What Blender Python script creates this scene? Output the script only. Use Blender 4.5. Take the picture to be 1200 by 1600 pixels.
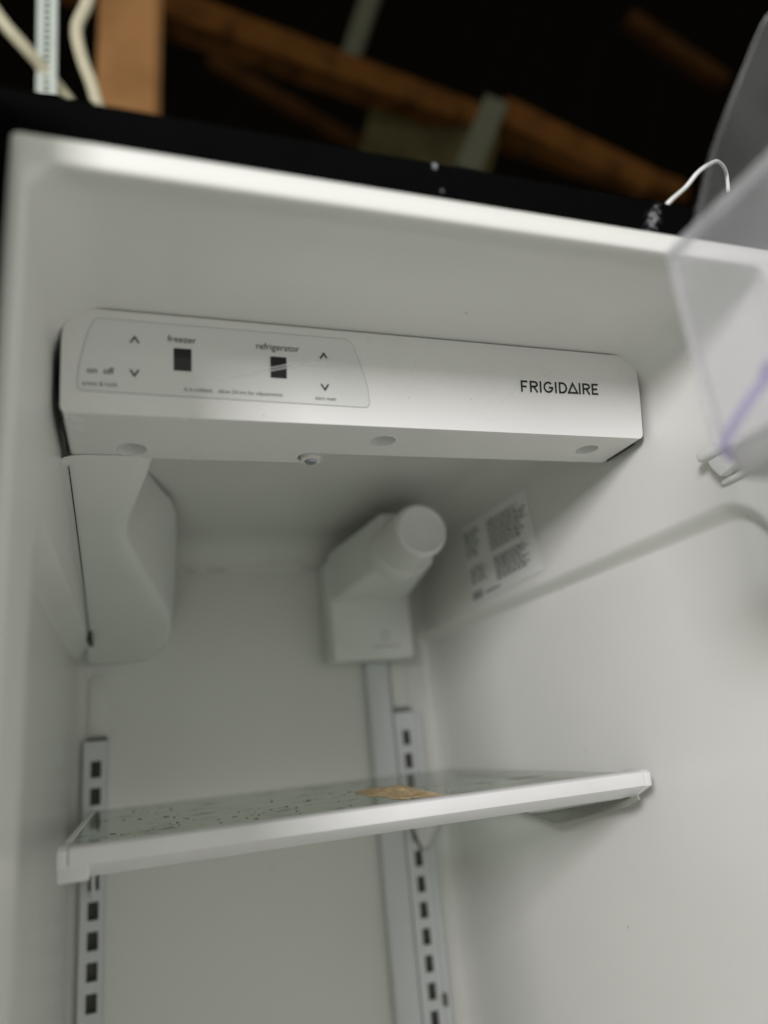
import bpy, bmesh, math, random
from mathutils import Vector, Matrix, noise
random.seed(7)
for o in list(bpy.data.objects): bpy.data.objects.remove(o)
S = bpy.context.scene
C = S.collection

# ------------------------------------------------------------------ camera
RIGHT = Vector((0.94583858, -0.31010231, -0.0960518))
DOWN = Vector((0.00496724, 0.30966375, -0.95083315))
FWD = Vector((0.32459932, 0.89885756, 0.29443228))
CAM = Vector((0.05168, -0.30574, 0.00245))
FPX = 1128.8
cam = bpy.data.cameras.new('camera'); camo = bpy.data.objects.new('camera', cam); C.objects.link(camo)
M = Matrix.Identity(4)
for i in range(3):
    M[i][0] = RIGHT[i]; M[i][1] = -DOWN[i]; M[i][2] = -FWD[i]; M[i][3] = CAM[i]
camo.matrix_world = M
cam.sensor_fit = 'VERTICAL'; cam.sensor_height = 40.0; cam.lens = 40.0 * FPX / 1600
cam.clip_start = 0.01; cam.clip_end = 60
cam.dof.use_dof = True; cam.dof.focus_distance = 0.58; cam.dof.aperture_fstop = 2.15
S.camera = camo
S.render.resolution_x = 768; S.render.resolution_y = 1024

# ------------------------------------------------------------------ light
w = bpy.data.worlds.new('World'); S.world = w; w.use_nodes = True
bg = w.node_tree.nodes['Background']; bg.inputs[0].default_value = (0.97, 1.0, 0.875, 1); bg.inputs[1].default_value = 0.47

def area_lamp(name, loc, target, sx, sy, power, col):
    l = bpy.data.lights.new(name, 'AREA'); l.shape = 'RECTANGLE'; l.size = sx; l.size_y = sy
    l.energy = power; l.color = col
    o = bpy.data.objects.new(name, l); C.objects.link(o)
    d = (Vector(target) - Vector(loc)).normalized()
    o.location = loc; o.rotation_euler = d.to_track_quat('-Z', 'Y').to_euler()
    return o
# a wide room lamp to the left in front of the cabinet
area_lamp('room_lamp', (-1.06, -1.62, 0.66), (0.2, 0.2, 0.15), 0.46, 0.50, 38, (1.0, 0.965, 0.98))
S.view_settings.view_transform = 'Standard'; S.view_settings.look = 'None'
S.view_settings.exposure = 0.11; S.view_settings.gamma = 1.0
S.render.engine = 'CYCLES'
S.cycles.max_bounces = 12; S.cycles.transparent_max_bounces = 16

# ------------------------------------------------------------------ helpers
def at(u, v, dep):                      # a place in the room seen in that direction, dep metres away
    return CAM + (RIGHT * ((u - 600) / FPX) + DOWN * ((v - 800) / FPX) + FWD) * dep

def link(name, me, mat=None, parent=None, smooth=False):
    o = bpy.data.objects.new(name, me); C.objects.link(o)
    if mat is not None: me.materials.append(mat)
    if parent is not None: o.parent = parent
    if smooth:
        for p in me.polygons: p.use_smooth = True
    return o

def from_data(name, vs, fs, mat=None, parent=None, smooth=False):
    me = bpy.data.meshes.new(name); me.from_pydata([tuple(v) for v in vs], [], fs); me.update()
    bm = bmesh.new(); bm.from_mesh(me); bmesh.ops.recalc_face_normals(bm, faces=bm.faces); bm.to_mesh(me); bm.free()
    return link(name, me, mat, parent, smooth)

def from_bm(name, bm, mat=None, parent=None, smooth=False, recalc=True):
    if recalc: bmesh.ops.recalc_face_normals(bm, faces=bm.faces)
    me = bpy.data.meshes.new(name); bm.to_mesh(me); bm.free()
    return link(name, me, mat, parent, smooth)

def sharpen(o, deg=40):
    me = o.data
    for p in me.polygons: p.use_smooth = True
    me.set_sharp_from_angle(angle=math.radians(deg))
    return o

def hexa(bm, c):                        # c: 8 corners, bottom 4 (ccw) then top 4
    v = [bm.verts.new(p) for p in c]
    for f in ((0, 1, 2, 3), (4, 5, 6, 7), (0, 1, 5, 4), (1, 2, 6, 5), (2, 3, 7, 6), (3, 0, 4, 7)):
        bm.faces.new([v[i] for i in f])
    return v

def box_bm(x0, x1, y0, y1, z0, z1, bev=0.0, seg=3):
    bm = bmesh.new()
    hexa(bm, [(x0, y0, z0), (x1, y0, z0), (x1, y1, z0), (x0, y1, z0), (x0, y0, z1), (x1, y0, z1), (x1, y1, z1), (x0, y1, z1)])
    bmesh.ops.recalc_face_normals(bm, faces=bm.faces)
    if bev: bmesh.ops.bevel(bm, geom=list(bm.edges), offset=bev, segments=seg, profile=0.5, affect='EDGES')
    return bm

def box(name, x0, x1, y0, y1, z0, z1, mat, parent=None, bev=0.0, seg=3):
    return sharpen(from_bm(name, box_bm(x0, x1, y0, y1, z0, z1, bev, seg), mat, parent), 35)

def prism_bm(poly, axis, a, b):         # poly in the two other axes, extruded along axis from a to b
    bm = bmesh.new()
    def P(p, t):
        if axis == 0: return (t, p[0], p[1])
        if axis == 1: return (p[0], t, p[1])
        return (p[0], p[1], t)
    A = [bm.verts.new(P(p, a)) for p in poly]; B = [bm.verts.new(P(p, b)) for p in poly]
    bm.faces.new(A); bm.faces.new(B); n = len(poly)
    for i in range(n): bm.faces.new([A[i], A[(i + 1) % n], B[(i + 1) % n], B[i]])
    bmesh.ops.recalc_face_normals(bm, faces=bm.faces)
    return bm

def tube(name, pts, r, mat, parent=None, n=10, sub=6):
    P = [Vector(p) for p in pts]; Q = []
    for i in range(len(P) - 1):
        p0 = P[max(i - 1, 0)]; p1 = P[i]; p2 = P[i + 1]; p3 = P[min(i + 2, len(P) - 1)]
        for k in range(sub):
            t = k / sub
            Q.append(0.5 * ((2 * p1) + (p2 - p0) * t + (2 * p0 - 5 * p1 + 4 * p2 - p3) * t * t + (3 * p1 - p0 - 3 * p2 + p3) * t ** 3))
    Q.append(P[-1]); vs = []; fs = []
    up = Vector((0.3, -0.8, 0.5)).normalized()
    for i, q in enumerate(Q):
        d = (Q[min(i + 1, len(Q) - 1)] - Q[max(i - 1, 0)]).normalized()
        s = d.cross(up).normalized(); u2 = s.cross(d)
        for k in range(n):
            a = 2 * math.pi * k / n; vs.append(q + (s * math.cos(a) + u2 * math.sin(a)) * r)
    for i in range(len(Q) - 1):
        for k in range(n): fs.append((i * n + k, i * n + (k + 1) % n, (i + 1) * n + (k + 1) % n, (i + 1) * n + k))
    fs.append(tuple(range(n))); fs.append(tuple((len(Q) - 1) * n + k for k in range(n)))
    return from_data(name, vs, fs, mat, parent, True)

def empty(name, loc=(0, 0, 0)):
    o = bpy.data.objects.new(name, None); o.location = loc; C.objects.link(o); o.empty_display_size = 0.05
    return o

def tag(o, label, cat, group=None):
    o['label'] = label; o['category'] = cat
    if group: o['group'] = group
    return o

# ------------------------------------------------------------------ materials
def mat(name, col, rough=0.4, var=0.06, scale=12, bump=0.0, bscale=400, spec=0.5, metal=0.0, coat=0.0, var2=None, roughvar=0.0):
    m = bpy.data.materials.new(name); m.use_nodes = True; nt = m.node_tree; N = nt.nodes; L = nt.links
    b = N['Principled BSDF']; b.inputs['Roughness'].default_value = rough; b.inputs['Specular IOR Level'].default_value = spec
    b.inputs['Metallic'].default_value = metal; b.inputs['Coat Weight'].default_value = coat
    tc = N.new('ShaderNodeTexCoord')
    nz = N.new('ShaderNodeTexNoise'); nz.inputs['Scale'].default_value = scale; nz.inputs['Detail'].default_value = 6
    L.new(tc.outputs['Object'], nz.inputs['Vector'])
    mx = N.new('ShaderNodeMix'); mx.data_type = 'RGBA'
    c2 = var2 if var2 else tuple(c * (1 - var * 3) for c in col)
    mx.inputs['A'].default_value = (*col, 1); mx.inputs['B'].default_value = (*c2, 1)
    rp = N.new('ShaderNodeMapRange'); rp.inputs['From Min'].default_value = 0.45; rp.inputs['From Max'].default_value = 0.75
    rp.inputs['To Max'].default_value = 1.0 if var2 else 0.6
    L.new(nz.outputs['Fac'], rp.inputs['Value']); L.new(rp.outputs['Result'], mx.inputs['Factor'])
    L.new(mx.outputs['Result'], b.inputs['Base Color'])
    if roughvar:
        rr = N.new('ShaderNodeMapRange'); rr.inputs['To Min'].default_value = rough - roughvar; rr.inputs['To Max'].default_value = rough + roughvar
        L.new(nz.outputs['Fac'], rr.inputs['Value']); L.new(rr.outputs['Result'], b.inputs['Roughness'])
    if bump:
        n2 = N.new('ShaderNodeTexNoise'); n2.inputs['Scale'].default_value = bscale; n2.inputs['Detail'].default_value = 3
        L.new(tc.outputs['Object'], n2.inputs['Vector'])
        bp = N.new('ShaderNodeBump'); bp.inputs['Strength'].default_value = bump; bp.inputs['Distance'].default_value = 0.0006
        L.new(n2.outputs['Fac'], bp.inputs['Height']); L.new(bp.outputs['Normal'], b.inputs['Normal'])
    m['out'] = 1
    return m

def add_specks(m, scale, thr, col, amount=0.8, stretch=(1, 1, 1)):
    nt = m.node_tree; N = nt.nodes; L = nt.links; b = N['Principled BSDF']
    src = b.inputs['Base Color'].links[0].from_socket
    tc = N.new('ShaderNodeTexCoord'); mp = N.new('ShaderNodeMapping'); mp.inputs['Scale'].default_value = stretch
    L.new(tc.outputs['Object'], mp.inputs['Vector'])
    v = N.new('ShaderNodeTexVoronoi'); v.inputs['Scale'].default_value = scale
    L.new(mp.outputs['Vector'], v.inputs['Vector'])
    n = N.new('ShaderNodeTexNoise'); n.inputs['Scale'].default_value = scale * 0.35; L.new(mp.outputs['Vector'], n.inputs['Vector'])
    lt = N.new('ShaderNodeMath'); lt.operation = 'LESS_THAN'; lt.inputs[1].default_value = thr; L.new(v.outputs['Distance'], lt.inputs[0])
    gt = N.new('ShaderNodeMath'); gt.operation = 'GREATER_THAN'; gt.inputs[1].default_value = 0.6; L.new(n.outputs['Fac'], gt.inputs[0])
    mu = N.new('ShaderNodeMath'); mu.operation = 'MULTIPLY'; L.new(lt.outputs[0], mu.inputs[0]); L.new(gt.outputs[0], mu.inputs[1])
    m2 = N.new('ShaderNodeMath'); m2.operation = 'MULTIPLY'; m2.inputs[1].default_value = amount; L.new(mu.outputs[0], m2.inputs[0])
    mx = N.new('ShaderNodeMix'); mx.data_type = 'RGBA'; mx.inputs['B'].default_value = (*col, 1)
    L.new(src, mx.inputs['A']); L.new(m2.outputs[0], mx.inputs['Factor']); L.new(mx.outputs['Result'], b.inputs['Base Color'])

LINER = mat('liner_plastic', (0.775, 0.775, 0.748), 0.30, 0.03, 4, bump=0.08, bscale=700, roughvar=0.06)
add_specks(LINER, 38, 0.045, (0.33, 0.22, 0.18), 0.6)
PANEL = mat('panel_plastic', (0.80, 0.795, 0.785), 0.27, 0.02, 9, bump=0.05, bscale=900, roughvar=0.05)
add_specks(PANEL, 120, 0.06, (0.35, 0.25, 0.17), 0.6)
WHITE = mat('white_plastic', (0.76, 0.76, 0.75), 0.3, 0.02, 20, bump=0.04)
DUCT = mat('duct_plastic', (0.80, 0.81, 0.79), 0.42, 0.02, 14, bump=0.05)
TRIM = mat('trim_plastic', (0.78, 0.775, 0.785), 0.25, 0.03, 25)
RAIL = mat('rail_enamel', (0.70, 0.72, 0.74), 0.3, 0.02, 30)
SUPP = mat('support_shaded', (0.30, 0.31, 0.27), 0.5, 0.04, 40)  # support plate colour, darkened to paint the shade under the shelf
DARK = mat('slot_shadow_plastic', (0.13, 0.13, 0.11), 0.7, 0.05, 60)  # dark tone painting shade in the rail slots and behind the hook
BLACK = mat('cabinet_black', (0.003, 0.0033, 0.0032), 0.34, 0.1, 30, bump=0.35, bscale=260, spec=0.0)
OVER = mat('overlay_film', (0.73, 0.735, 0.725), 0.04, 0.015, 8, spec=0.45)
INK = mat('ink_black', (0.012, 0.012, 0.013), 0.4, 0.05, 60)
INKG = mat('ink_grey', (0.19, 0.19, 0.19), 0.5, 0.05, 60)
INKS = mat('sticker_ink', (0.07, 0.07, 0.075), 0.6, 0.05, 60)
INKL = mat('ink_outline', (0.36, 0.36, 0.355), 0.4, 0.05, 60)
GAP = mat('gap_shade', (0.028, 0.028, 0.018), 0.8, 0.05, 60)  # near-black, paints the shade in narrow gaps
DISP = mat('display_window', (0.008, 0.008, 0.010), 0.06, 0.05, 60)
PAPER = mat('sticker_paper', (0.83, 0.83, 0.83), 0.6, 0.02, 30)
STEEL = mat('screw_steel', (0.42, 0.43, 0.50), 0.35, 0.1, 200, metal=1.0)
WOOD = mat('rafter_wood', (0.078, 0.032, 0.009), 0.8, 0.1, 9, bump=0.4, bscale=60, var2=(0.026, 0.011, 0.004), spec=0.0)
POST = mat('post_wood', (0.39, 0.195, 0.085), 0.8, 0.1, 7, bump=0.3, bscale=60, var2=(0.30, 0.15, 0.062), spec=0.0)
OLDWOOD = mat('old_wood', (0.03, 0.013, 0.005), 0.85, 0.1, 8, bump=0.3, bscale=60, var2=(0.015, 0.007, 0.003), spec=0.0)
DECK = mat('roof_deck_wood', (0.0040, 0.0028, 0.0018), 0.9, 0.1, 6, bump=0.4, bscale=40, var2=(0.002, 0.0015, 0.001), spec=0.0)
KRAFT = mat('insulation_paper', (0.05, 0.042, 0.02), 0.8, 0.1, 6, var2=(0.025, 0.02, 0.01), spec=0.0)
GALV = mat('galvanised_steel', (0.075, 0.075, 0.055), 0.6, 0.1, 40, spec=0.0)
CABLE = mat('cable_sheath', (0.62, 0.57, 0.42), 0.5, 0.05, 40)
WIRE = mat('white_wire', (0.8, 0.8, 0.8), 0.4, 0.03, 60)

def scuffs(m):                          # two white scrapes on the black front edge
    nt = m.node_tree; N = nt.nodes; L = nt.links; b = N['Principled BSDF']
    src = b.inputs['Base Color'].links[0].from_socket
    tc = N.new('ShaderNodeTexCoord'); n = N.new('ShaderNodeTexNoise'); n.inputs['Scale'].default_value = 420; n.inputs['Detail'].default_value = 8
    n.inputs['Roughness'].default_value = 0.8
    L.new(tc.outputs['Object'], n.inputs['Vector'])
    acc = None
    for (x, z, sx, sz, slope, thr) in ((0.3685, 0.3045, 0.0085, 0.020, 0.55, 0.50), (0.2165, 0.3200, 0.0030, 0.008, 0.1, 0.46), (0.2195, 0.300, 0.003, 0.004, 0.0, 0.54),
                                  (0.335, 0.3205, 0.02, 0.0012, 0.0, 0.56)):
        sp = N.new('ShaderNodeSeparateXYZ'); L.new(tc.outputs['Object'], sp.inputs[0])
        def mth(op, a, bb=None):
            q = N.new('ShaderNodeMath'); q.operation = op
            for i, t in enumerate((a, bb)):
                if t is None: continue
                if isinstance(t, float): q.inputs[i].default_value = t
                else: L.new(t, q.inputs[i])
            return q.outputs[0]
        dz = mth('SUBTRACT', sp.outputs[2], float(z)); dx = mth('SUBTRACT', mth('SUBTRACT', sp.outputs[0], float(x)), mth('MULTIPLY', dz, float(slope)))
        r = mth('ADD', mth('POWER', mth('DIVIDE', mth('ABSOLUTE', dx), float(sx)), 2.0), mth('POWER', mth('DIVIDE', mth('ABSOLUTE', dz), float(sz)), 2.0))
        fall = mth('MULTIPLY', r, 0.16)
        g = mth('GREATER_THAN', mth('SUBTRACT', n.outputs['Fac'], fall), float(thr))
        acc = g if acc is None else mth('MAXIMUM', acc, g)
    mx = N.new('ShaderNodeMix'); mx.data_type = 'RGBA'; mx.inputs['B'].default_value = (0.26, 0.26, 0.28, 1)
    L.new(src, mx.inputs['A']); L.new(acc, mx.inputs['Factor']); L.new(mx.outputs['Result'], b.inputs['Base Color'])
scuffs(BLACK)

def clear_mat(name, tint, ior, haze, hcol, rough, dirt=None):
    m = bpy.data.materials.new(name); m.use_nodes = True; nt = m.node_tree; N = nt.nodes; L = nt.links
    N.remove(N['Principled BSDF']); out = N['Material Output']
    tr = N.new('ShaderNodeBsdfTransparent'); tr.inputs[0].default_value = (*tint, 1)
    gl = N.new('ShaderNodeBsdfGlossy'); gl.inputs['Roughness'].default_value = rough
    f0 = N.new('ShaderNodeFresnel'); f0.inputs['IOR'].default_value = ior
    ge = N.new('ShaderNodeNewGeometry'); iv = N.new('ShaderNodeMath'); iv.operation = 'SUBTRACT'; iv.inputs[0].default_value = 1.0; L.new(ge.outputs['Backfacing'], iv.inputs[1])
    fr = N.new('ShaderNodeMath'); fr.operation = 'MULTIPLY'; L.new(f0.outputs[0], fr.inputs[0]); L.new(iv.outputs[0], fr.inputs[1])
    m1 = N.new('ShaderNodeMixShader'); L.new(fr.outputs[0], m1.inputs[0]); L.new(tr.outputs[0], m1.inputs[1]); L.new(gl.outputs[0], m1.inputs[2])
    df = N.new('ShaderNodeBsdfDiffuse'); df.inputs[0].default_value = (*hcol, 1)
    tl = N.new('ShaderNodeBsdfTranslucent'); tl.inputs[0].default_value = (*hcol, 1)
    md = N.new('ShaderNodeMixShader'); L.new(df.outputs[0], md.inputs[1]); L.new(tl.outputs[0], md.inputs[2])
    m2 = N.new('ShaderNodeMixShader'); L.new(m1.outputs[0], m2.inputs[1]); L.new(md.outputs[0], m2.inputs[2])
    tc = N.new('ShaderNodeTexCoord'); nz = N.new('ShaderNodeTexNoise'); nz.inputs['Scale'].default_value = 14; nz.inputs['Detail'].default_value = 8
    L.new(tc.outputs['Object'], nz.inputs['Vector'])
    mr = N.new('ShaderNodeMapRange'); mr.inputs['From Min'].default_value = 0.3; mr.inputs['From Max'].default_value = 0.7
    mr.inputs['To Min'].default_value = haze * 0.6; mr.inputs['To Max'].default_value = haze * 1.4
    L.new(nz.outputs['Fac'], mr.inputs[0]); last = m2
    L.new(mr.outputs[0], m2.inputs[0])
    if dirt:
        n2 = N.new('ShaderNodeTexNoise'); n2.inputs['Scale'].default_value = 22; n2.inputs['Detail'].default_value = 10; n2.inputs['Roughness'].default_value = 0.65
        L.new(tc.outputs['Object'], n2.inputs['Vector'])
        r2 = N.new('ShaderNodeMapRange'); r2.inputs['From Min'].default_value = 0.56; r2.inputs['From Max'].default_value = 0.66; r2.inputs['To Max'].default_value = 0.5
        L.new(n2.outputs['Fac'], r2.inputs[0])
        dd = N.new('ShaderNodeBsdfDiffuse'); dd.inputs[0].default_value = (*dirt, 1)
        m3 = N.new('ShaderNodeMixShader'); L.new(r2.outputs[0], m3.inputs[0]); L.new(m2.outputs[0], m3.inputs[1]); L.new(dd.outputs[0], m3.inputs[2]); last = m3
    L.new(last.outputs[0], out.inputs['Surface'])
    return m
GLASS = clear_mat('shelf_glass', (0.86, 0.92, 0.87), 1.45, 0.10, (0.55, 0.58, 0.50), 0.04, (0.26, 0.25, 0.18))
CLEAR = clear_mat('clear_plastic', (0.985, 0.985, 0.99), 1.30, 0.19, (0.88, 0.87, 0.91), 0.08)
CLEAR2 = clear_mat('clear_plastic_end', (0.975, 0.975, 0.985), 1.30, 0.034, (0.80, 0.79, 0.84), 0.08)
CREASE = clear_mat('film_crease', (1, 1, 1), 1.2, 0.5, (0.97, 0.97, 0.97), 0.2)
CREASE2 = clear_mat('film_crease_edge', (1, 1, 1), 1.2, 0.9, (1.0, 1.0, 1.0), 0.2)
EDGE = clear_mat('plastic_edge', (0.86, 0.83, 0.95), 1.45, 0.32, (0.70, 0.65, 0.88), 0.12)
FROST = clear_mat('highlight_haze', (0.97, 0.97, 0.98), 1.3, 0.36, (0.92, 0.92, 0.95), 0.15)  # milky haze painting bright highlights on and inside the bin
BASEP = clear_mat('frosted_base', (0.85, 0.85, 0.85), 1.4, 0.72, (0.60, 0.60, 0.60), 0.3)

# ------------------------------------------------------------------ refrigerator
W, D, ZT = 0.46, 0.707, 0.2900
PV_A = Vector((0, 0.1535, 0.2186)); PV_B = Vector((0, 0.1392, 0.2899))
fridge = empty('refrigerator', (0.23, 0.3, -0.82))
bpy.context.view_layer.update()
def F(o):                               # parent to the refrigerator keeping the world place
    o.parent = fridge; o.matrix_parent_inverse = fridge.matrix_world.inverted(); return o
tag(fridge, 'open black refrigerator with white plastic interior and digital control panel', 'refrigerator')

# inner liner: rings from the front flange to the rounded back wall
def sstep(t): t = max(0, min(1, t)); return t * t * (3 - 2 * t)
def recess(y, z, side):
    cy, cz, r = (0.052 if side > 0 else 0.10), 0.1427, 0.05
    dy, dz = y - cy, cz - z             # distance inside
    if dy <= 0 or dz <= 0: return 0.0
    d = (r - math.hypot(r - dy, r - dz)) if (dy < r and dz < r) else min(dy, dz)
    if d <= 0: return 0.0
    t = min(1.0, d / 0.0135)
    s = 0.30 * t + 0.70 * sstep(t ** 1.15)
    return s * (0.0125 if side > 0 else 0.020)
zs = []
z = -0.82
while z < 0.205:
    zs.append(z); z += 0.0014 if 0.11 < z < 0.146 else 0.003 if 0.09 < z < 0.15 else (0.01 if z > -0.05 else 0.03)
ys = [0.03, 0.04, 0.05]
y = 0.058
while y < 0.13: ys.append(y); y += 0.003
while y < D - 0.04: ys.append(y); y += 0.02
def ring(x0, x1, zt, r, yy, dx=0.0, dz=0.0):
    P = []
    for q in zs: P.append((x0 - recess(yy, q, -1), yy, q))
    P.append((x0, yy, zt - r))
    for k in range(1, 13):
        a = math.pi / 2 * k / 12; P.append((x0 + r - r * math.cos(a), yy, zt - r + r * math.sin(a)))
    for k in range(1, 24): P.append((x0 + r + (x1 - x0 - 2 * r) * k / 24, yy, zt))
    for k in range(0, 13):
        a = math.pi / 2 * k / 12; P.append((x1 - r + r * math.sin(a), yy, zt - r + r * math.cos(a)))
    for q in reversed(zs): P.append((x1 + recess(yy, q, 1), yy, q))
    return P
rings = [ring(-0.0055, 0.4650, 0.2922, 0.003, 0.010), ring(-0.0055, 0.4650, 0.2922, 0.003, 0.0015), ring(-0.0045, 0.464, 0.2912, 0.003, 0.0),
         ring(0.0015, 0.4575, 0.2790, 0.014, 0.0), ring(0.0024, 0.4566, 0.2774, 0.014, 0.0006), ring(0.0030, 0.4560, 0.2768, 0.0145, 0.0025),
         ring(0.0028, 0.4565, 0.2775, 0.017, 0.006), ring(0.0015, 0.4582, 0.2810, 0.022, 0.014), ring(0.0006, 0.4593, 0.2850, 0.028, 0.021)]
for yy in ys: rings.append(ring(0, W, 0.2885 + 0.0015 * min(1, (yy - .03) / .1), 0.034, yy))
rb = 0.04
for k in range(0, 9):
    a = math.pi / 2 * k / 8; i = rb * (1 - math.cos(a))
    rings.append(ring(i * .4, W - i * .4, ZT - i, 0.034 + 0.004 * k / 8, D - rb + rb * math.sin(a)))
rings.append(ring(rb * .4 + 0.006, W - rb * .4 - 0.006, ZT - rb - 0.006, 0.03, D))
n = len(rings[0]); vs = [p for r in rings for p in r]; fs = []
for i in range(len(rings) - 1):
    for k in range(n - 1): fs.append((i * n + k, i * n + k + 1, (i + 1) * n + k + 1, (i + 1) * n + k))
L0 = (len(rings) - 1) * n
h = n // 2
for k in range(h - 1 + n % 2):          # back wall in strips
    a, b, c, d = L0 + k, L0 + k + 1, L0 + n - 2 - k, L0 + n - 1 - k
    if b == c: fs.append((a, b, d))
    elif b < c: fs.append((a, b, c, d))
liner = F(from_data('liner', vs, fs, LINER, None, True))
liner['label'] = 'white plastic inner liner with front flange and recessed side walls'
F(box('liner_floor', -0.03, 0.49, 0.0, 0.72, -0.83, -0.815, LINER))

# black outer cabinet round the opening
F(box('cabinet_top', -0.5, 0.52, 0.0035, 0.74, 0.2924, 0.3215, BLACK, None, 0.0025))
F(box('cabinet_side', 0.4785, 0.52, 0.0035, 0.74, -0.84, 0.2920, BLACK))
F(box('cabinet_front', 0.4655, 0.4775, 0.0035, 0.030, -0.84, 0.2920, BLACK))
F(box('mullion', -0.06, -0.0060, 0.0035, 0.030, -0.84, 0.2920, BLACK))
F(box('cabinet_divider', -0.06, -0.0260, 0.0305, 0.74, -0.84, 0.2920, BLACK))
F(box('freezer_door', -0.50, -0.0230, -0.075, -0.004, -0.80, 0.318, BLACK, None, 0.008))

# ------------------------------------------------------------------ control panel
x0, x1 = 0.0052, 0.4545
cp_dir = (PV_B - PV_A).normalized()
bm = bmesh.new()
zb = 0.2186; zt = 0.2892
yb0, yb1 = 0.228, 0.207
hexa(bm, [(x0, 0.1535, zb), (x1, 0.1535, zb), (x1, yb1 + .02, zb), (x0, yb1 + .02, zb), (x0, 0.1394, zt), (x1, 0.1394, zt), (x1, yb1 + .02, zt), (x0, yb1 + .02, zt)])
bmesh.ops.recalc_face_normals(bm, faces=bm.faces)
def sel(f): return [e for e in bm.edges if f(*[v.co for v in e.verts])]
isY = lambda a, b: abs(a.x - b.x) < 1e-5 and abs(a.z - b.z) < 0.002 and abs(a.y - b.y) > 0.02
bmesh.ops.bevel(bm, geom=sel(lambda a, b: isY(a, b) and a.z > .25 and a.x < .2), offset=0.018, segments=10, profile=0.5, affect='EDGES')
bmesh.ops.bevel(bm, geom=sel(lambda a, b: isY(a, b) and a.z > .28 and a.x > .44), offset=0.016, segments=10, profile=0.5, affect='EDGES')
bmesh.ops.bevel(bm, geom=sel(lambda a, b: isY(a, b) and a.z < .22), offset=0.0045, segments=4, profile=0.5, affect='EDGES')
front = lambda v: abs((v - PV_A).dot(Vector((0, -cp_dir.z, cp_dir.y)))) < 5e-4
bot = sel(lambda a, b: front(a) and front(b) and a.z < .2187 and b.z < .2187)
bmesh.ops.bevel(bm, geom=bot, offset=0.0085, segments=8, profile=0.5, affect='EDGES')
bm.normal_update()
per = [e for e in bm.edges if len(e.link_faces) == 2 and max(len(f.verts) for f in e.link_faces) > 8 and all(front(v.co) for v in e.verts) and min(v.co.z for v in e.verts) > 0.2275]
bmesh.ops.bevel(bm, geom=per, offset=0.0022, segments=3, profile=0.5, affect='EDGES')
panel = from_bm('control_panel', bm, PANEL)
# cut the rear step and the screw dimples, then drop the cutters
cut = bmesh.new()
c2 = box_bm(0.183, 0.5, yb1, 0.30, 0.20, 0.32); me = bpy.data.meshes.new('t'); c2.to_mesh(me); c2.free(); cut.from_mesh(me)
cuts = [from_bm('cut', cut)]
for (cx, cy, r) in ((0.0485, 0.2105, 0.0105), (0.2315, 0.179, 0.0098), (0.4165, 0.180, 0.0095)):
    c = bmesh.new(); bmesh.ops.create_cone(c, cap_ends=True, segments=40, radius1=r * 1.02, radius2=r * 0.84, depth=0.016)
    bmesh.ops.translate(c, verts=c.verts, vec=(cx, cy, zb + 0.0075)); cuts.append(from_bm('cut', c))
c = bmesh.new(); bmesh.ops.create_cone(c, cap_ends=True, segments=32, radius1=0.010, radius2=0.009, depth=0.012)
bmesh.ops.translate(c, verts=c.verts, vec=(0.182, 0.216, zb + 0.0035)); cuts.append(from_bm('cut', c))
for c in cuts:
    md = panel.modifiers.new('b', 'BOOLEAN'); md.object = c; md.operation = 'DIFFERENCE'; md.solver = 'EXACT'
dg = bpy.context.evaluated_depsgraph_get()
me = bpy.data.meshes.new_from_object(panel.evaluated_get(dg)); panel.modifiers.clear(); panel.data = me
for c in cuts: bpy.data.objects.remove(c)
sharpen(panel, 32); F(panel)
panel['label'] = 'white plastic control panel across the top of the compartment'

PN = Vector((0, -cp_dir.z, cp_dir.y))
def PP(x, s, off=0.0): return Vector((x, PV_A.y, PV_A.z)) + cp_dir * s + PN * off
def sub(o, parent=None):                # sub-part of the control panel
    o.parent = parent or panel
    o.matrix_parent_inverse = (parent or panel).matrix_world.inverted(); return o
bpy.context.view_layer.update()
def flat(name, poly, off, m, thick=0.0):
    vs = [PP(a, b, off) for a, b in poly]; nn = len(vs)
    fs = [tuple(range(nn))]
    if thick:
        vs += [PP(a, b, off - thick) for a, b in poly]
        for i in range(nn): fs.append((i, (i + 1) % nn, nn + (i + 1) % nn, nn + i))
    return sub(from_data(name, vs, fs, m))
def arc_poly(ctrl):                     # ctrl: (x, y, radius) corners -> rounded polygon
    out = []; k = len(ctrl)
    for i in range(k):
        p = Vector(ctrl[i][:2]); a = Vector(ctrl[i - 1][:2]); b = Vector(ctrl[(i + 1) % k][:2]); r = ctrl[i][2]
        u = (a - p).normalized(); v = (b - p).normalized()
        if r == 0: out.append((p.x, p.y)); continue
        for t in range(9):
            q = t / 8; s = p + u * r * (1 - q) ** 2 + v * r * q ** 2; out.append((s.x, s.y))
    return out
ov = arc_poly([(0.0255, 0.0650, 0.003), (0.2005, 0.0650, 0.006), (0.2078, 0.046, 0.004), (0.2126, 0.030, 0.004), (0.2143, 0.0138, 0.0055), (0.0150, 0.0150, 0.004), (0.0155, 0.0300, 0.006), (0.0200, 0.0520, 0.006)])
flat('overlay_outline', ov, 0.00020, INKL, 0.0002)
cx = sum(p[0] for p in ov) / len(ov); cy = sum(p[1] for p in ov) / len(ov)
ovi = []
for i, (a, b) in enumerate(ov):
    pa = Vector(ov[i - 1]); pb = Vector(ov[(i + 1) % len(ov)]); d = (pb - pa).normalized(); nn = Vector((d.y, -d.x))
    if (Vector((cx, cy)) - Vector((a, b))).dot(nn) < 0: nn = -nn
    q = Vector((a, b)) + nn * 0.00042; ovi.append((q.x, q.y))
flat('overlay_film', ovi, 0.00045, OVER, 0.0002)
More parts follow.
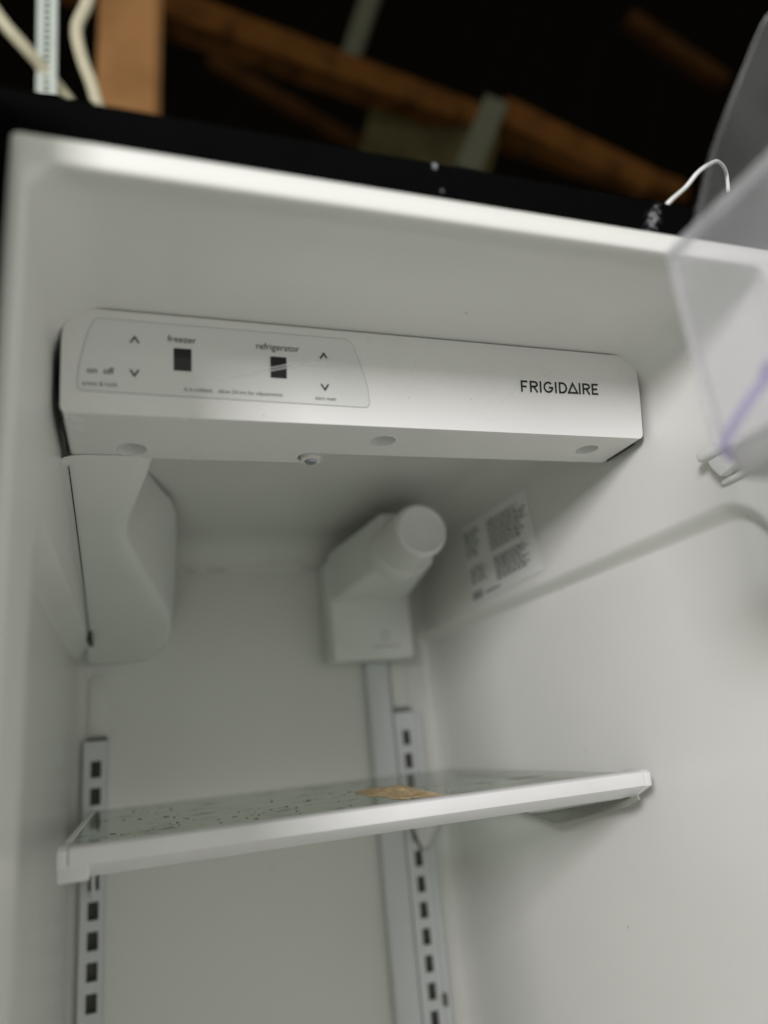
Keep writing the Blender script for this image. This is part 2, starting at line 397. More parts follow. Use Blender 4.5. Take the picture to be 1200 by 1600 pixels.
for (a0, a1, b0, b1) in ((0.0752, 0.0868, 0.0325, 0.0480), (0.1408, 0.1522, 0.0319, 0.0472)):
    flat('display_window', [(a0, b0), (a1, b0), (a1, b1), (a0, b1)], 0.0008, DISP, 0.0003)

def stroke(bm, pts, w, off, P, closed=False):
    pts = [Vector(p) for p in pts]; k = len(pts); L_, R_ = [], []
    for i in range(k):
        if closed: a, b = pts[i - 1], pts[(i + 1) % k]
        else: a, b = pts[max(i - 1, 0)], pts[min(i + 1, k - 1)]
        d1 = (pts[i] - a); d2 = (b - pts[i])
        if d1.length < 1e-9: d1 = d2
        if d2.length < 1e-9: d2 = d1
        d1.normalize(); d2.normalize(); t = (d1 + d2).normalized(); nn = Vector((-t.y, t.x)); sc = 1 / max(0.35, nn.dot(Vector((-d1.y, d1.x))))
        L_.append(bm.verts.new(P(*(pts[i] + nn * w / 2 * sc), off))); R_.append(bm.verts.new(P(*(pts[i] - nn * w / 2 * sc), off)))
    for i in range(k if closed else k - 1):
        j = (i + 1) % k; bm.faces.new((L_[i], R_[i], R_[j], L_[j]))
def chevron(x, s, up):
    bm = bmesh.new(); hh = 0.0042 * (1 if up else -1)
    stroke(bm, [(x - 0.0027, s - hh / 2), (x, s + hh / 2), (x + 0.0027, s - hh / 2)], 0.0011, 0.0009, PP)
    sub(from_bm('arrow_mark', bm, INK))
chevron(0.0502, 0.0515, True); chevron(0.0502, 0.0290, False); chevron(0.1796, 0.0503, True); chevron(0.1799, 0.0275, False)

def text(name, s, xa, xb, base, m, parent=None, off=0.0009, bold=0.0, zs_=1.0):
    cu = bpy.data.curves.new('t', 'FONT'); cu.body = s; cu.size = 1; cu.offset = bold
    o = bpy.data.objects.new('t', cu); C.objects.link(o)
    bpy.context.view_layer.update()
    me = bpy.data.meshes.new_from_object(o.evaluated_get(bpy.context.evaluated_depsgraph_get()))
    bpy.data.objects.remove(o)
    X = [v.co.x for v in me.vertices]; lo, hi = min(X), max(X); k = (xb - xa) / (hi - lo)
    for v in me.vertices: v.co = PP(xa + (v.co.x - lo) * k, base + v.co.y * k * zs_, off)
    return sub(link(name, me, m))
text('lettering', 'freezer', 0.0712, 0.0900, 0.0522, INK, bold=0.0)
text('lettering', 'refrigerator', 0.1309, 0.1618, 0.0520, INK, bold=0.0)
text('lettering', 'on  off', 0.0212, 0.0376, 0.0270, INK, bold=0.0)
text('lettering', 'press & hold', 0.0186, 0.0393, 0.0188, INKG)
text('lettering', '6 is coldest', 0.0821, 0.1007, 0.0186, INKG)
text('lettering', 'allow 24 hrs for adjustments', 0.1046, 0.1489, 0.0186, INKG)
text('lettering', 'alert reset', 0.1725, 0.1881, 0.0178, INKG)

# maker's lettering drawn with strokes, triangle for the A
bm = bmesh.new(); HT = 0.0094; sw = 0.00155
def arcpts(cx, cy, rx, ry, a0, a1, k=12): return [(cx + rx * math.cos(math.radians(a0 + (a1 - a0) * i / k)), cy + ry * math.sin(math.radians(a0 + (a1 - a0) * i / k))) for i in range(k + 1)]
def glyph(ch, x, wd):
    h = HT; e = sw / 2
    T = lambda q: [(x + a * wd, e + b * (h - sw)) for a, b in q]
    def st(q, closed=False): stroke(bm, [(a, LB + (a - 0.3404) * 0.022 + b) for a, b in q], sw, 0.0004, PP, closed)
    if ch == 'F': st(T([(1, 1), (0, 1), (0, -0.10)])); st(T([(0, .47), (.85, .47)]))
    if ch == 'R':
        st(T([(0, -0.10), (0, 1), (.5, 1)]) + [(x + .5 * wd + a, b) for a, b in arcpts(0, e + .75 * (h - sw), .45 * wd, .25 * (h - sw), 90, -90)] + T([(0, .5)])); st(T([(.45, .5), (.95, -0.10)]))
    if ch == 'I': st(T([(0, -0.10), (0, 1.10)]))
    if ch == 'G': st(arcpts(x + .5 * wd, e + .5 * (h - sw), .5 * wd, .5 * (h - sw), 45, 350, 22) + T([(.98, .46), (.55, .46)]))
    if ch == 'D': st(T([(0, 0), (0, 1), (.35, 1)]) + [(x + .35 * wd + a, b) for a, b in arcpts(0, e + .5 * (h - sw), .6 * wd, .5 * (h - sw), 88, -88, 14)] + T([(.35, 0)]), True)
    if ch == 'A': st(T([(0, 0.02), (.5, 1), (1, 0.02)]), True)
    if ch == 'E': st(T([(1, 1), (0, 1), (0, 0), (1, 0)])); st(T([(0, .5), (.85, .5)]))
LB = 0.0338
gx = 0.3412
for ch, wd, ad in (('F', .0052, .0082), ('R', .0062, .0090), ('I', 0, .0034), ('G', .0076, .0107), ('I', 0, .0036), ('D', .0066, .0083), ('A', .0082, .0106), ('I', 0, .0035), ('R', .0062, .0088), ('E', .0054, .0066)):
    glyph(ch, gx, wd); gx += ad * 1.0
sub(from_bm('maker_lettering', bm, INK))

# crease in the protective film, crossing the right display
CU = [(0.1042, 0.0291), (0.124, 0.0341), (0.141, 0.039), (0.1525, 0.0422), (0.1779, 0.0479), (0.1914, 0.0501), (0.2041, 0.0515)]
CL = [(0.1042, 0.0285), (0.1239, 0.0320), (0.1415, 0.0365), (0.1525, 0.0393), (0.1745, 0.0453), (0.1889, 0.0490), (0.2041, 0.0512)]
bm = bmesh.new(); va = [bm.verts.new(PP(a, b, 0.0012)) for a, b in CU]; vb = [bm.verts.new(PP(a, b, 0.0012)) for a, b in CL]
for i in range(len(CU) - 1): bm.faces.new((va[i], vb[i], vb[i + 1], va[i + 1]))
sub(from_bm('film_crease', bm, CREASE))
bm = bmesh.new(); stroke(bm, CU, 0.0006, 0.00135, PP); stroke(bm, CL[:-1], 0.0005, 0.00135, PP)
sub(from_bm('film_crease', bm, CREASE2))
# screw on its boss at the notch
bm = bmesh.new(); bmesh.ops.create_cone(bm, cap_ends=True, segments=28, radius1=0.0080, radius2=0.0088, depth=0.012); bmesh.ops.translate(bm, verts=bm.verts, vec=(0.1835, 0.2180, 0.2226))
sub(sharpen(from_bm('screw_boss', bm, PANEL), 40))
bm = bmesh.new(); bmesh.ops.create_uvsphere(bm, u_segments=20, v_segments=10, radius=0.0052); bmesh.ops.scale(bm, vec=(1, 1, 0.45), verts=bm.verts); bmesh.ops.translate(bm, verts=bm.verts, vec=(0.1835, 0.2185, 0.2163))
sub(from_bm('screw', bm, STEEL, None, True))
# dark strips painting the shade in the gap round the panel
gp = arc_poly([(x0 - 0.0010, 0.2196, 0.004), (x0 - 0.0010, 0.2910, 0.018), (x1 + 0.0009, 0.2910, 0.016), (x1 + 0.0009, 0.2196, 0.004)])
F(sharpen(from_bm('panel_gap_shade', prism_bm([(a, b) for a, b in gp], 1, 0.1535, 0.1660), GAP), 30))
F(box('panel_gap_shade', x0 - 0.0009, x0 - 0.0002, 0.1662, 0.226, 0.2190, 0.2700, GAP))
F(box('panel_gap_shade', x1 + 0.0002, x1 + 0.0009, 0.1662, 0.206, 0.2190, 0.2700, GAP))

# ------------------------------------------------------------------ air duct on the left wall
low = [(0.0641, 0.222), (0.0600, 0.250), (0.0528, 0.2857), (0.0450, 0.322), (0.0424, 0.345), (0.0432, 0.3666), (0.0533, 0.4148), (0.0695, 0.4786), (0.0862, 0.544), (0.0930, 0.590), (0.0925, 0.630), (0.0850, 0.660), (0.070, 0.676)]
up = [(0.0590, 0.380, 0.30), (0.0592, 0.400, 0.298), (0.0594, 0.42, 0.295), (0.0600, 0.431, 0.29), (0.0680, 0.452, 0.287), (0.0780, 0.480, 0.284), (0.0920, 0.515, 0.282), (0.0980, 0.560, 0.280), (0.1010, 0.620, 0.270), (0.1015, 0.660, 0.235), (0.1010, 0.695, 0.200), (0.095, 0.705, 0.158), (0.075, 0.707, 0.130)]
def zlow(y): return 0.2186 - (y - 0.22) * 0.19 - (0.0 if y < .6 else (y - .6) ** 2 * 0.4)
vs, fs = [], []
ns = len(low)
for j in range(ns):
    x, y = low[j]; P0 = Vector((-0.004, y, zlow(y))); P1 = Vector((x, y, zlow(y))); P2 = Vector(up[j])
    row = [P0, P0.lerp(P1, .5), P1.lerp(P0, .12 if j else .1), P1 + (P2 - P1) * .035 + Vector((0.0008, 0, 0)), P1.lerp(P2, .12), P1.lerp(P2, .55), P2]
    vs += row
m_ = 7
for j in range(ns - 1):
    for k in range(m_ - 1): fs.append((j * m_ + k, j * m_ + k + 1, (j + 1) * m_ + k + 1, (j + 1) * m_ + k))
b0 = len(vs); vs += [Vector((-0.004, 0.700, 0.124)), Vector((0.03, 0.705, 0.124)), Vector((0.06, 0.706, 0.126))]
e = (ns - 1) * m_
fs += [(e, e + 1, b0 + 1, b0), (e + 1, e + 2, b0 + 2, b0 + 1), (e + 2, e + 3, e + 4, b0 + 2), (e + 4, e + 5, e + 6, b0 + 2)]
duct = from_data('air_duct', vs, fs, DUCT, None, True)
sm = duct.modifiers.new('s', 'SUBSURF'); sm.levels = 2; sm.render_levels = 2
F(duct); duct['label'] = 'white air duct cover running down along the side wall'
tube_pts = [(0.0045, 0.235, 0.2135), (0.0035, 0.4, zlow(.4) - .001), (0.001, 0.60, zlow(.6) - .001)]
F(tube('duct_gap_shade', tube_pts, 0.0005, GAP))  # thin dark tube painting the shade between duct and wall
bm = box_bm(-0.001, 0.004, 0.585, 0.655, zlow(.62) - 0.004, zlow(.62) + 0.012, 0.001, 1); F(from_bm('duct_clip', bm, GAP))

# ------------------------------------------------------------------ water filter housing in the back corner
hs = empty('filter_housing', (0.37, 0.66, 0.1)); bpy.context.view_layer.update(); F(hs)
hs['label'] = 'white filter housing with round cap in the upper back corner'
bpy.context.view_layer.update()
def H(o): o.parent = hs; o.matrix_parent_inverse = hs.matrix_world.inverted(); return o
H(box('housing_plate', 0.3045, 0.4235, 0.652, 0.705, 0.1035, 0.2450, DUCT, None, 0.007, 4))
bm = bmesh.new()
hexa(bm, [(0.336, 0.500, 0.200), (0.402, 0.500, 0.200), (0.419, 0.658, 0.184), (0.306, 0.658, 0.184), (0.337, 0.500, 0.266), (0.402, 0.500, 0.266), (0.419, 0.658, 0.258), (0.307, 0.658, 0.256)])
bmesh.ops.recalc_face_normals(bm, faces=bm.faces)
bmesh.ops.bevel(bm, geom=list(bm.edges), offset=0.006, segments=4, profile=0.5, affect='EDGES')
H(sharpen(from_bm('housing_body', bm, DUCT), 40))
def lathe_y(name, prof, cx, cz, m, seg=48):  # prof: (radius, y)
    vs, fs = [], []
    for r, yy in prof:
        for k in range(seg):
            a = 2 * math.pi * k / seg; vs.append((cx + r * math.cos(a), yy, cz + r * math.sin(a)))
    for i in range(len(prof) - 1):
        for k in range(seg): fs.append((i * seg + k, i * seg + (k + 1) % seg, (i + 1) * seg + (k + 1) % seg, (i + 1) * seg + k))
    fs.append(tuple(range(seg)))
    return sharpen(from_data(name, vs, fs, m), 50)
H(lathe_y('filter_collar', [(0.0345, 0.487), (0.036, 0.490), (0.036, 0.515)], 0.3580, 0.2175, DUCT))
H(lathe_y('filter_cap', [(0.021, 0.4185), (0.0265, 0.4150), (0.0295, 0.4165), (0.0315, 0.4215), (0.0315, 0.50)], 0.3555, 0.2185, WHITE))
bm = bmesh.new(); stroke(bm, arcpts(0.381, 0.135, 0.006, 0.006, 0, 340, 16), 0.0015, 0.0, lambda a, b, o: Vector((a, 0.6515, b)))
stroke(bm, [(0.362, 0.121), (0.402, 0.120)], 0.0022, 0, lambda a, b, o: Vector((a, 0.6515, b)))
H(from_bm('moulded_mark', bm, mat('moulded_mark', (0.52, 0.53, 0.52), 0.5)))

# ------------------------------------------------------------------ shelf rails on the back wall
def make_rail(xc, hw, hole, ztop, label):
    r = empty('shelf_rail', (xc, D, ztop)); bpy.context.view_layer.update(); F(r); bpy.context.view_layer.update()
    r['label'] = label
    yf = D - 0.013; bm = bmesh.new()
    zcs = [-0.0030 - 0.0311 * k for k in range(0, 22)]
    xs = [xc - hw, xc - hole, xc + hole, xc + hw]
    zcuts = [ztop]
    for zc in zcs: zcuts += [zc + 0.0097, zc - 0.0097]
    zcuts.append(-0.80)
    g = [[bm.verts.new((x, yf, z)) for x in xs] for z in zcuts]
    for i in range(len(zcuts) - 1):
        for k in range(3):
            if k == 1 and i % 2 == 1: continue
            bm.faces.new((g[i][k], g[i][k + 1], g[i + 1][k + 1], g[i + 1][k]))
    ext = bmesh.ops.extrude_face_region(bm, geom=list(bm.faces))
    bmesh.ops.translate(bm, verts=[v for v in ext['geom'] if isinstance(v, bmesh.types.BMVert)], vec=(0, 0.0016, 0))
    for sx in (-1, 1):                  # side flanges of the channel
        q = box_bm(xc + sx * hw - 0.0012, xc + sx * hw + 0.0012, yf - 0.0012, D + 0.002, -0.80, ztop, 0.0006, 1)
        me = bpy.data.meshes.new('t'); q.to_mesh(me); q.free(); bm.from_mesh(me)
    o = from_bm('rail_channel', bm, RAIL); o.parent = r; o.matrix_parent_inverse = r.matrix_world.inverted()
    o = box('rail_slot_shade', xc - hw + 0.002, xc + hw - 0.002, D - 0.0025, D - 0.0012, -0.80, ztop - 0.002, DARK); o.parent = r; o.matrix_parent_inverse = r.matrix_world.inverted()  # dark sheet painting the shade seen through the slots
    o = box('rail_top_shade', xc - hw + 0.001, xc + hw - 0.001, D - 0.006, D - 0.001, ztop + 0.0005, ztop + 0.004, DARK); o.parent = r; o.matrix_parent_inverse = r.matrix_world.inverted()  # solid dark box painting the shade above the rail
    return r
make_rail(0.0068, 0.0134, 0.0060, 0.0300, 'slotted white shelf rail at the back beside the air duct')
rr = make_rail(0.4125, 0.0150, 0.0054, 0.0320, 'slotted white shelf rail under the filter housing')
F(box('rail_edge_strip', 0.4285, 0.4365, D - 0.016, D + 0.002, -0.80, 0.030, RAIL, None, 0.002, 2))
F(box('rail_head_strip', -0.0040, 0.0170, D - 0.004, D + 0.002, 0.036, 0.108, LINER, None, 0.0015, 2))
F(box('rail_head_strip', 0.4000, 0.4250, D - 0.006, D + 0.002, 0.039, 0.104, LINER, None, 0.002, 2))
F(box('line_cover', 0.3610, 0.3960, D - 0.014, D + 0.002, -0.80, 0.104, RAIL, None, 0.004, 3))
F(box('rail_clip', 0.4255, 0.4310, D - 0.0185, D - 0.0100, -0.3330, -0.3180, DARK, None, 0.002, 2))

# ------------------------------------------------------------------ sticker on the side wall
st = empty('rating_sticker', (W, 0.44, 0.2)); bpy.context.view_layer.update(); F(st); bpy.context.view_layer.update()
st['label'] = 'white paper sticker with small dark print on the side wall'
def SK(u, v, off): # u: 0 (back) .. 1 (front), v: 0 bottom .. 1 top
    a = Vector((W, 0.5285, 0.1511)).lerp(Vector((W, 0.3473, 0.1532)), u); b = Vector((W, 0.5322, 0.2551)).lerp(Vector((W, 0.3562, 0.2485)), u)
    p = a.lerp(b, v); p.x -= off; return p
o = from_data('paper', [SK(0, 0, .0008), SK(1, 0, .0008), SK(1, 1, .0008), SK(0, 1, .0008)], [(0, 1, 2, 3)], PAPER); o.parent = st; o.matrix_parent_inverse = st.matrix_world.inverted()
bm = bmesh.new(); rnd = random.Random(3)
def bar(u0, u1, v0, v1): bm.faces.new([bm.verts.new(SK(a, b, .0012)) for a, b in ((u0, v0), (u1, v0), (u1, v1), (u0, v1))])
def para(u0, u1, v0, v1, rows, dens):
    for i in range(rows):
        vb = v0 + (v1 - v0) * (i + .2) / rows; vt = v0 + (v1 - v0) * (i + .72) / rows; u = u0; end = u0 + (u1 - u0) * rnd.uniform(.75, 1)
        while u < end:
            l = rnd.uniform(.02, .07); bar(u, min(u + l, end), vb, vt); u += l + (1 - dens) * .08
para(.42, .95, .50, .90, 11, .75); para(.44, .93, .13, .42, 8, .8); para(.05, .28, .55, .90, 8, .6); para(.07, .32, .22, .44, 5, .5)
for i in range(10): bar(.04 + i * .017, .048 + i * .017, .03, .13)
para(.25, .5, .04, .09, 1, .8)
o = from_bm('print', bm, INKS); o.parent = st; o.matrix_parent_inverse = st.matrix_world.inverted()

# ------------------------------------------------------------------ clip on the right wall
cl = empty('wall_clip', (W, 0.09, 0.17)); bpy.context.view_layer.update(); F(cl); bpy.context.view_layer.update()
cl['label'] = 'small white plastic clip standing out of the side wall'
def K(o): o.parent = cl; o.matrix_parent_inverse = cl.matrix_world.inverted(); return o
K(box('clip_head', 0.4445, 0.4610, 0.060, 0.0930, 0.1720, 0.1805, WHITE, None, 0.003, 3))
bm = prism_bm([(0.0880, 0.173), (0.050, 0.173), (0.050, 0.163), (0.079, 0.1565), (0.0850, 0.165)], 0, 0.4490, 0.4610)
bmesh.ops.bevel(bm, geom=list(bm.edges), offset=0.0015, segments=2, profile=0.5, affect='EDGES'); K(sharpen(from_bm('clip_stem', bm, WHITE), 40))
K(box('clip_foot', 0.4555, 0.4612, 0.052, 0.0865, 0.1525, 0.1570, WHITE, None, 0.002, 2))

# ------------------------------------------------------------------ open door on the right
dr = empty('door', (0.50, -0.02, -0.8)); bpy.context.view_layer.update(); F(dr); bpy.context.view_layer.update()
dr['label'] = 'open refrigerator door with white inner liner'
def DD(o): o.parent = dr; o.matrix_parent_inverse = dr.matrix_world.inverted(); return o
DD(box('door_skin', 0.490, 0.555, -0.545, -0.035, -0.80, 0.318, BLACK, None, 0.006))
DD(box('door_liner', 0.468, 0.4895, -0.535, -0.045, -0.79, 0.305, WHITE, None, 0.006, 4))
DD(box('door_dyke', 0.447, 0.4675, -0.088, -0.064, -0.76, 0.285, WHITE, None, 0.008, 4))

# ------------------------------------------------------------------ clear bin hanging on the open door
bn = empty('door_bin', (0.38, -0.24, 0.115)); bpy.context.view_layer.update()
tag(bn, 'clear plastic door bin with purple tinted edges hanging on the open door', 'bin')
def B(o): o.parent = bn; o.matrix_parent_inverse = bn.matrix_world.inverted(); return o
def wall_profile(): # front wall section (x, z) from the base to the rim, bulging outward
    return [(0.3090, 0.1110), (0.3064, 0.1160), (0.3056, 0.1280), (0.3054, 0.1500), (0.3050, 0.1800), (0.3046, 0.2050), (0.3055, 0.2190)]
vs, fs = [], []
prof = wall_profile(); cols = []
R_ = 0.008; ye = -0.0590
for t in range(0, 9):                   # rounded vertical corner, from end wall to front wall
    a = math.pi / 2 * t / 8; cols.append((R_ * (1 - math.sin(a)), -R_ * (1 - math.cos(a))))
for y_ in (-0.06, -0.12, -0.2, -0.3, -0.38): cols.append((0.0, y_))
for dx, dy in cols:
    for x, z in prof: vs.append((x + dx, ye + dy + 0.0 * z, z))
k_ = len(prof)
for i in range(len(cols) - 1):
    for j in range(k_ - 1): fs.append((i * k_ + j, i * k_ + j + 1, (i + 1) * k_ + j + 1, (i + 1) * k_ + j))
o = B(from_data('front_wall', vs, fs, CLEAR, None, True)); sd = o.modifiers.new('t', 'SOLIDIFY'); sd.thickness = 0.0026; sd.offset = 0
def endwall(y_):
    P = [(0.3160, 0.1100), (0.3140, 0.115), (0.3136, 0.15), (0.3136, 0.219), (0.332, 0.245), (0.360, 0.300), (0.400, 0.365), (0.4400, 0.425), (0.4660, 0.445), (0.4660, 0.1080)]
    o = B(sharpen(from_bm('end_wall', prism_bm(P, 1, y_, y_ + 0.0026), CLEAR2), 40)); return o
endwall(ye - 0.0013); endwall(-0.4390)
bm = box_bm(0.3085, 0.4660, -0.438, ye - 0.0045, 0.0970, 0.1160, 0.006, 4); B(sharpen(from_bm('base', bm, BASEP), 40))
B(tube('rim_edge', [(0.315, ye, 0.219), (0.309, ye - 0.002, 0.2195), (0.3055, ye - 0.008, 0.2195), (0.3055, ye - 0.03, 0.2195), (0.3055, -0.2, 0.2195), (0.3055, -0.43, 0.2195)], 0.0030, FROST))  # hazy white material paints a highlight along the rim
B(tube('bottom_edge', [(0.345, ye + 0.001, 0.1085), (0.325, ye, 0.1095), (0.3105, ye - 0.003, 0.1125), (0.3065, ye - 0.010, 0.1165), (0.3052, ye - 0.022, 0.1235), (0.3050, ye - 0.040, 0.1315), (0.3050, -0.13, 0.1370), (0.305, -0.43, 0.138)], 0.0024, EDGE))
bm = box_bm(0.362, 0.398, ye - 0.012, ye - 0.004, 0.117, 0.208, 0.0035, 4); B(sharpen(from_bm('bright_haze_strip', bm, FROST), 40))  # added strip, its haze brightens this part of the bin
B(tube('corner_edge', [(0.3085, ye - 0.002, 0.113), (0.3078, ye - 0.002, 0.15), (0.3075, ye - 0.002, 0.19), (0.3082, ye - 0.002, 0.219)], 0.0026, CLEAR))
B(tube('slope_edge', [(0.314, ye, 0.219), (0.332, ye, 0.245), (0.360, ye, 0.300), (0.400, ye, 0.365), (0.44, ye, 0.425), (0.466, ye, 0.445)], 0.0016, CLEAR2))

# ------------------------------------------------------------------ glass shelf
ys0, zs0 = 0.2305, -0.0463
sh = empty('glass_shelf', (0.23, 0.42, -0.07)); bpy.context.view_layer.update()
tag(sh, 'dirty glass shelf with white front trim inside the refrigerator', 'shelf')
def G(o, par=None):
    o.parent = par or sh; bpy.context.view_layer.update(); o.matrix_parent_inverse = (par or sh).matrix_world.inverted(); return o
G(box('glass_pane', 0.010, 0.4505, ys0 + 0.006, 0.640, zs0 - 0.0052, zs0 - 0.0012, GLASS, None, 0.0006, 1))
tp = [(ys0, zs0 - 0.0005), (ys0 + 0.004, zs0 + 0.0008), (ys0 + 0.016, zs0 + 0.0008), (ys0 + 0.016, zs0 - 0.0008), (ys0 + 0.006, zs0 - 0.0009), (ys0 + 0.006, zs0 - 0.0056), (ys0 + 0.026, zs0 - 0.0056), (ys0 + 0.026, zs0 - 0.0205), (ys0 + 0.023, zs0 - 0.0205), (ys0 + 0.0008, zs0 - 0.0110)]
bm = prism_bm(tp, 0, 0.0125, 0.4485)
bmesh.ops.bevel(bm, geom=[e for e in bm.edges if abs(e.verts[0].co.x - e.verts[1].co.x) > .1], offset=0.0007, segments=2, profile=0.5, affect='EDGES')
tr = G(sharpen(from_bm('front_trim', bm, TRIM), 25))
for xa, xb, drop in ((0.0055, 0.0120, 0.0), (0.4490, 0.4555, 0.0)):
    tq = [(a, b) for a, b in ((ys0 - 0.0006, zs0 - 0.0010), (ys0 + 0.004, zs0 + 0.0014), (ys0 + 0.028, zs0 + 0.0014), (ys0 + 0.028, zs0 - 0.0210), (ys0 + 0.023, zs0 - 0.0210), (ys0 + 0.0003, zs0 - 0.0114))]
    bm = prism_bm(tq, 0, xa, xb); bmesh.ops.bevel(bm, geom=list(bm.edges), offset=0.0010, segments=2, profile=0.5, affect='EDGES')
    G(sharpen(from_bm('end_cap', bm, TRIM), 30))
bm = box_bm(0.0060, 0.0250, ys0 + 0.0008, ys0 + 0.014, zs0 - 0.0200, zs0 - 0.0100, 0.0012, 2); G(sharpen(from_bm('corner_foot', bm, TRIM), 30))
for xc in (0.0068, 0.4125):             # cantilever brackets hooked in the rails
    bp = [(0.262, zs0 - 0.0060), (0.640, zs0 - 0.0060), (D - 0.012, zs0 - 0.008), (D - 0.009, zs0 - 0.016), (D - 0.009, zs0 - 0.094), (D - 0.016, zs0 - 0.100), (0.672, zs0 - 0.068), (0.60, zs0 - 0.024), (0.40, zs0 - 0.0190), (0.262, zs0 - 0.0150)]
    dx = 0.022 if xc < .1 else 0.0
    bm = prism_bm(bp, 0, xc - 0.0022, xc + 0.0022); bmesh.ops.bevel(bm, geom=list(bm.edges), offset=0.0006, segments=1, affect='EDGES')
    G(sharpen(from_bm('bracket', bm, WHITE), 30))
bm = prism_bm([(0.4030, -0.1120), (0.4440, -0.1120), (0.4215, -0.1450), (0.4150, -0.1450)], 1, 0.6800, 0.6840); G(sharpen(from_bm('bracket_hook_and_shade', bm, WHITE), 30))
bm = prism_bm([(0.4005, -0.1120), (0.4465, -0.1120), (0.4235, -0.1470), (0.4135, -0.1470)], 1, 0.6845, 0.6900); G(sharpen(from_bm('bracket_hook_and_shade', bm, DARK), 30))  # larger dark backing, paints the shadow lines beside the hook
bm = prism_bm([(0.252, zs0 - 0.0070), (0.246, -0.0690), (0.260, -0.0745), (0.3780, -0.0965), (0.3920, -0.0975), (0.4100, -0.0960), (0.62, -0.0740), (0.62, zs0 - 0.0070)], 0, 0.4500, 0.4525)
G(sharpen(from_bm('side_support', bm, SUPP), 30))  # grey-olive colour carries the shade below the shelf
bm = prism_bm([(0.2640, -0.0685), (0.4000, -0.0870), (0.4300, -0.0900), (0.4300, -0.0840), (0.4000, -0.0800), (0.2640, -0.0635)], 0, 0.4440, 0.4498)
bmesh.ops.bevel(bm, geom=list(bm.edges), offset=0.0008, segments=1, affect='EDGES'); G(sharpen(from_bm('support_ledge', bm, WHITE), 30))
G(box('side_seal', 0.0055, 0.0100, ys0 + 0.0285, 0.640, zs0 - 0.0060, zs0 + 0.0004, WHITE, None, 0.001, 1))

# ------------------------------------------------------------------ dried residue on the glass
CRUST = mat('dried_crust', (0.62, 0.48, 0.29), 0.8, 0.1, 60, bump=0.8, bscale=300, var2=(0.38, 0.24, 0.11))
add_specks(CRUST, 60, 0.25, (0.66, 0.52, 0.34), 0.7)
vs, fs = [], []; NR, NS = 22, 96
for i in range(NR + 1):
    for k in range(NS):
        a = 2 * math.pi * k / NS; rad = i / NR
        wob = 1 + 0.35 * noise.noise(Vector((math.cos(a) * 1.6, math.sin(a) * 1.6, 3.1))) + 0.30 * noise.noise(Vector((math.cos(a) * 4, math.sin(a) * 4, 1.0))) + 0.16 * noise.noise(Vector((math.cos(a) * 11, math.sin(a) * 11, 5.0)))
        x = 0.274 + 0.026 * rad * math.cos(a) * wob + 0.05 * rad * math.sin(a) * 0.12; y = 0.362 + 0.085 * rad * math.sin(a) * wob
        hgt = (1 - rad ** 3) * (0.0015 + 0.0045 * max(0, noise.noise(Vector((x * 70, y * 40, 0)))) + 0.0022 * noise.noise(Vector((x * 200, y * 160, 2))))
        vs.append((x, y, zs0 - 0.0010 + max(0.0001, hgt)))
for i in range(NR):
    for k in range(NS): fs.append((i * NS + k, i * NS + (k + 1) % NS, (i + 1) * NS + (k + 1) % NS, (i + 1) * NS + k))
tag(from_data('dried_residue', vs, fs, CRUST, None, True), 'patch of tan dried residue in the middle of the glass shelf', 'residue')
bm = bmesh.new(); rnd = random.Random(11)
def flake(x, y, s, l):
    a = rnd.uniform(0, 6.28); k = rnd.randint(5, 8); top = []; botv = []
    for i in range(k):
        t = 2 * math.pi * i / k; q = s * rnd.uniform(.5, 1.2); px, py = q * math.cos(t) * l, q * math.sin(t)
        X, Y = x + px * math.cos(a) - py * math.sin(a), y + px * math.sin(a) + py * math.cos(a)
        botv.append(bm.verts.new((X, Y, zs0 - 0.0012))); top.append(bm.verts.new((X, Y, zs0 - 0.0012 + s * rnd.uniform(.15, .6))))
    bm.faces.new(top); bm.faces.new(botv)
    for i in range(k): bm.faces.new((botv[i], botv[(i + 1) % k], top[(i + 1) % k], top[i]))
for _ in range(34): flake(rnd.uniform(.02, .10), rnd.uniform(.26, .56), rnd.uniform(.0004, .0013), rnd.uniform(1, 3))
for _ in range(30): flake(rnd.gauss(.17, .035), rnd.gauss(.32, .05), rnd.uniform(.0003, .0014), rnd.uniform(1, 3))
for _ in range(45): flake(rnd.gauss(.27, .03), rnd.gauss(.37, .06), rnd.uniform(.0004, .0014), rnd.uniform(1, 3))
for _ in range(22): flake(rnd.uniform(.02, .43), rnd.uniform(.26, .62), rnd.uniform(.0003, .0009), rnd.uniform(1, 2))
cr = tag(from_bm('crumbs', bm, mat('crumbs', (0.22, 0.20, 0.14), 0.8, 0.1, 90, var2=(0.38, 0.30, 0.19))), 'dark crumbs and flakes scattered over the glass shelf', 'crumbs'); cr['kind'] = 'stuff'

# ------------------------------------------------------------------ roof timbers behind
BK = 1.6
def atb(u, v, d): return at(u, v, d * BK)
def beam(name, p, q, wd, th, m, label, cat, group=None, bev=0.004, roll=0.0):
    p, q = Vector(p), Vector(q); d = (q - p); Ln = d.length; d.normalize()
    ref = RIGHT if abs(d.dot(DOWN)) > 0.8 else -DOWN; up_ = (ref - d * ref.dot(d)).normalized(); sd = d.cross(up_).normalized()
    wd *= BK; th *= BK
    bm = box_bm(0, Ln, -th / 2, th / 2, -wd / 2, wd / 2, bev, 1)
    o = sharpen(from_bm(name, bm, m), 30)
    o.matrix_world = Matrix(((d.x, sd.x, up_.x, p.x), (d.y, sd.y, up_.y, p.y), (d.z, sd.z, up_.z, p.z), (0, 0, 0, 1)))
    return tag(o, label, cat, group)
GR = 'timbers of the unfinished roof'
beam('rafter', atb(-60, -95, 1.5), atb(1060, 305, 2.9), 0.072, 0.09, WOOD, 'long brown wooden beam sloping across behind the refrigerator', 'beam', GR)
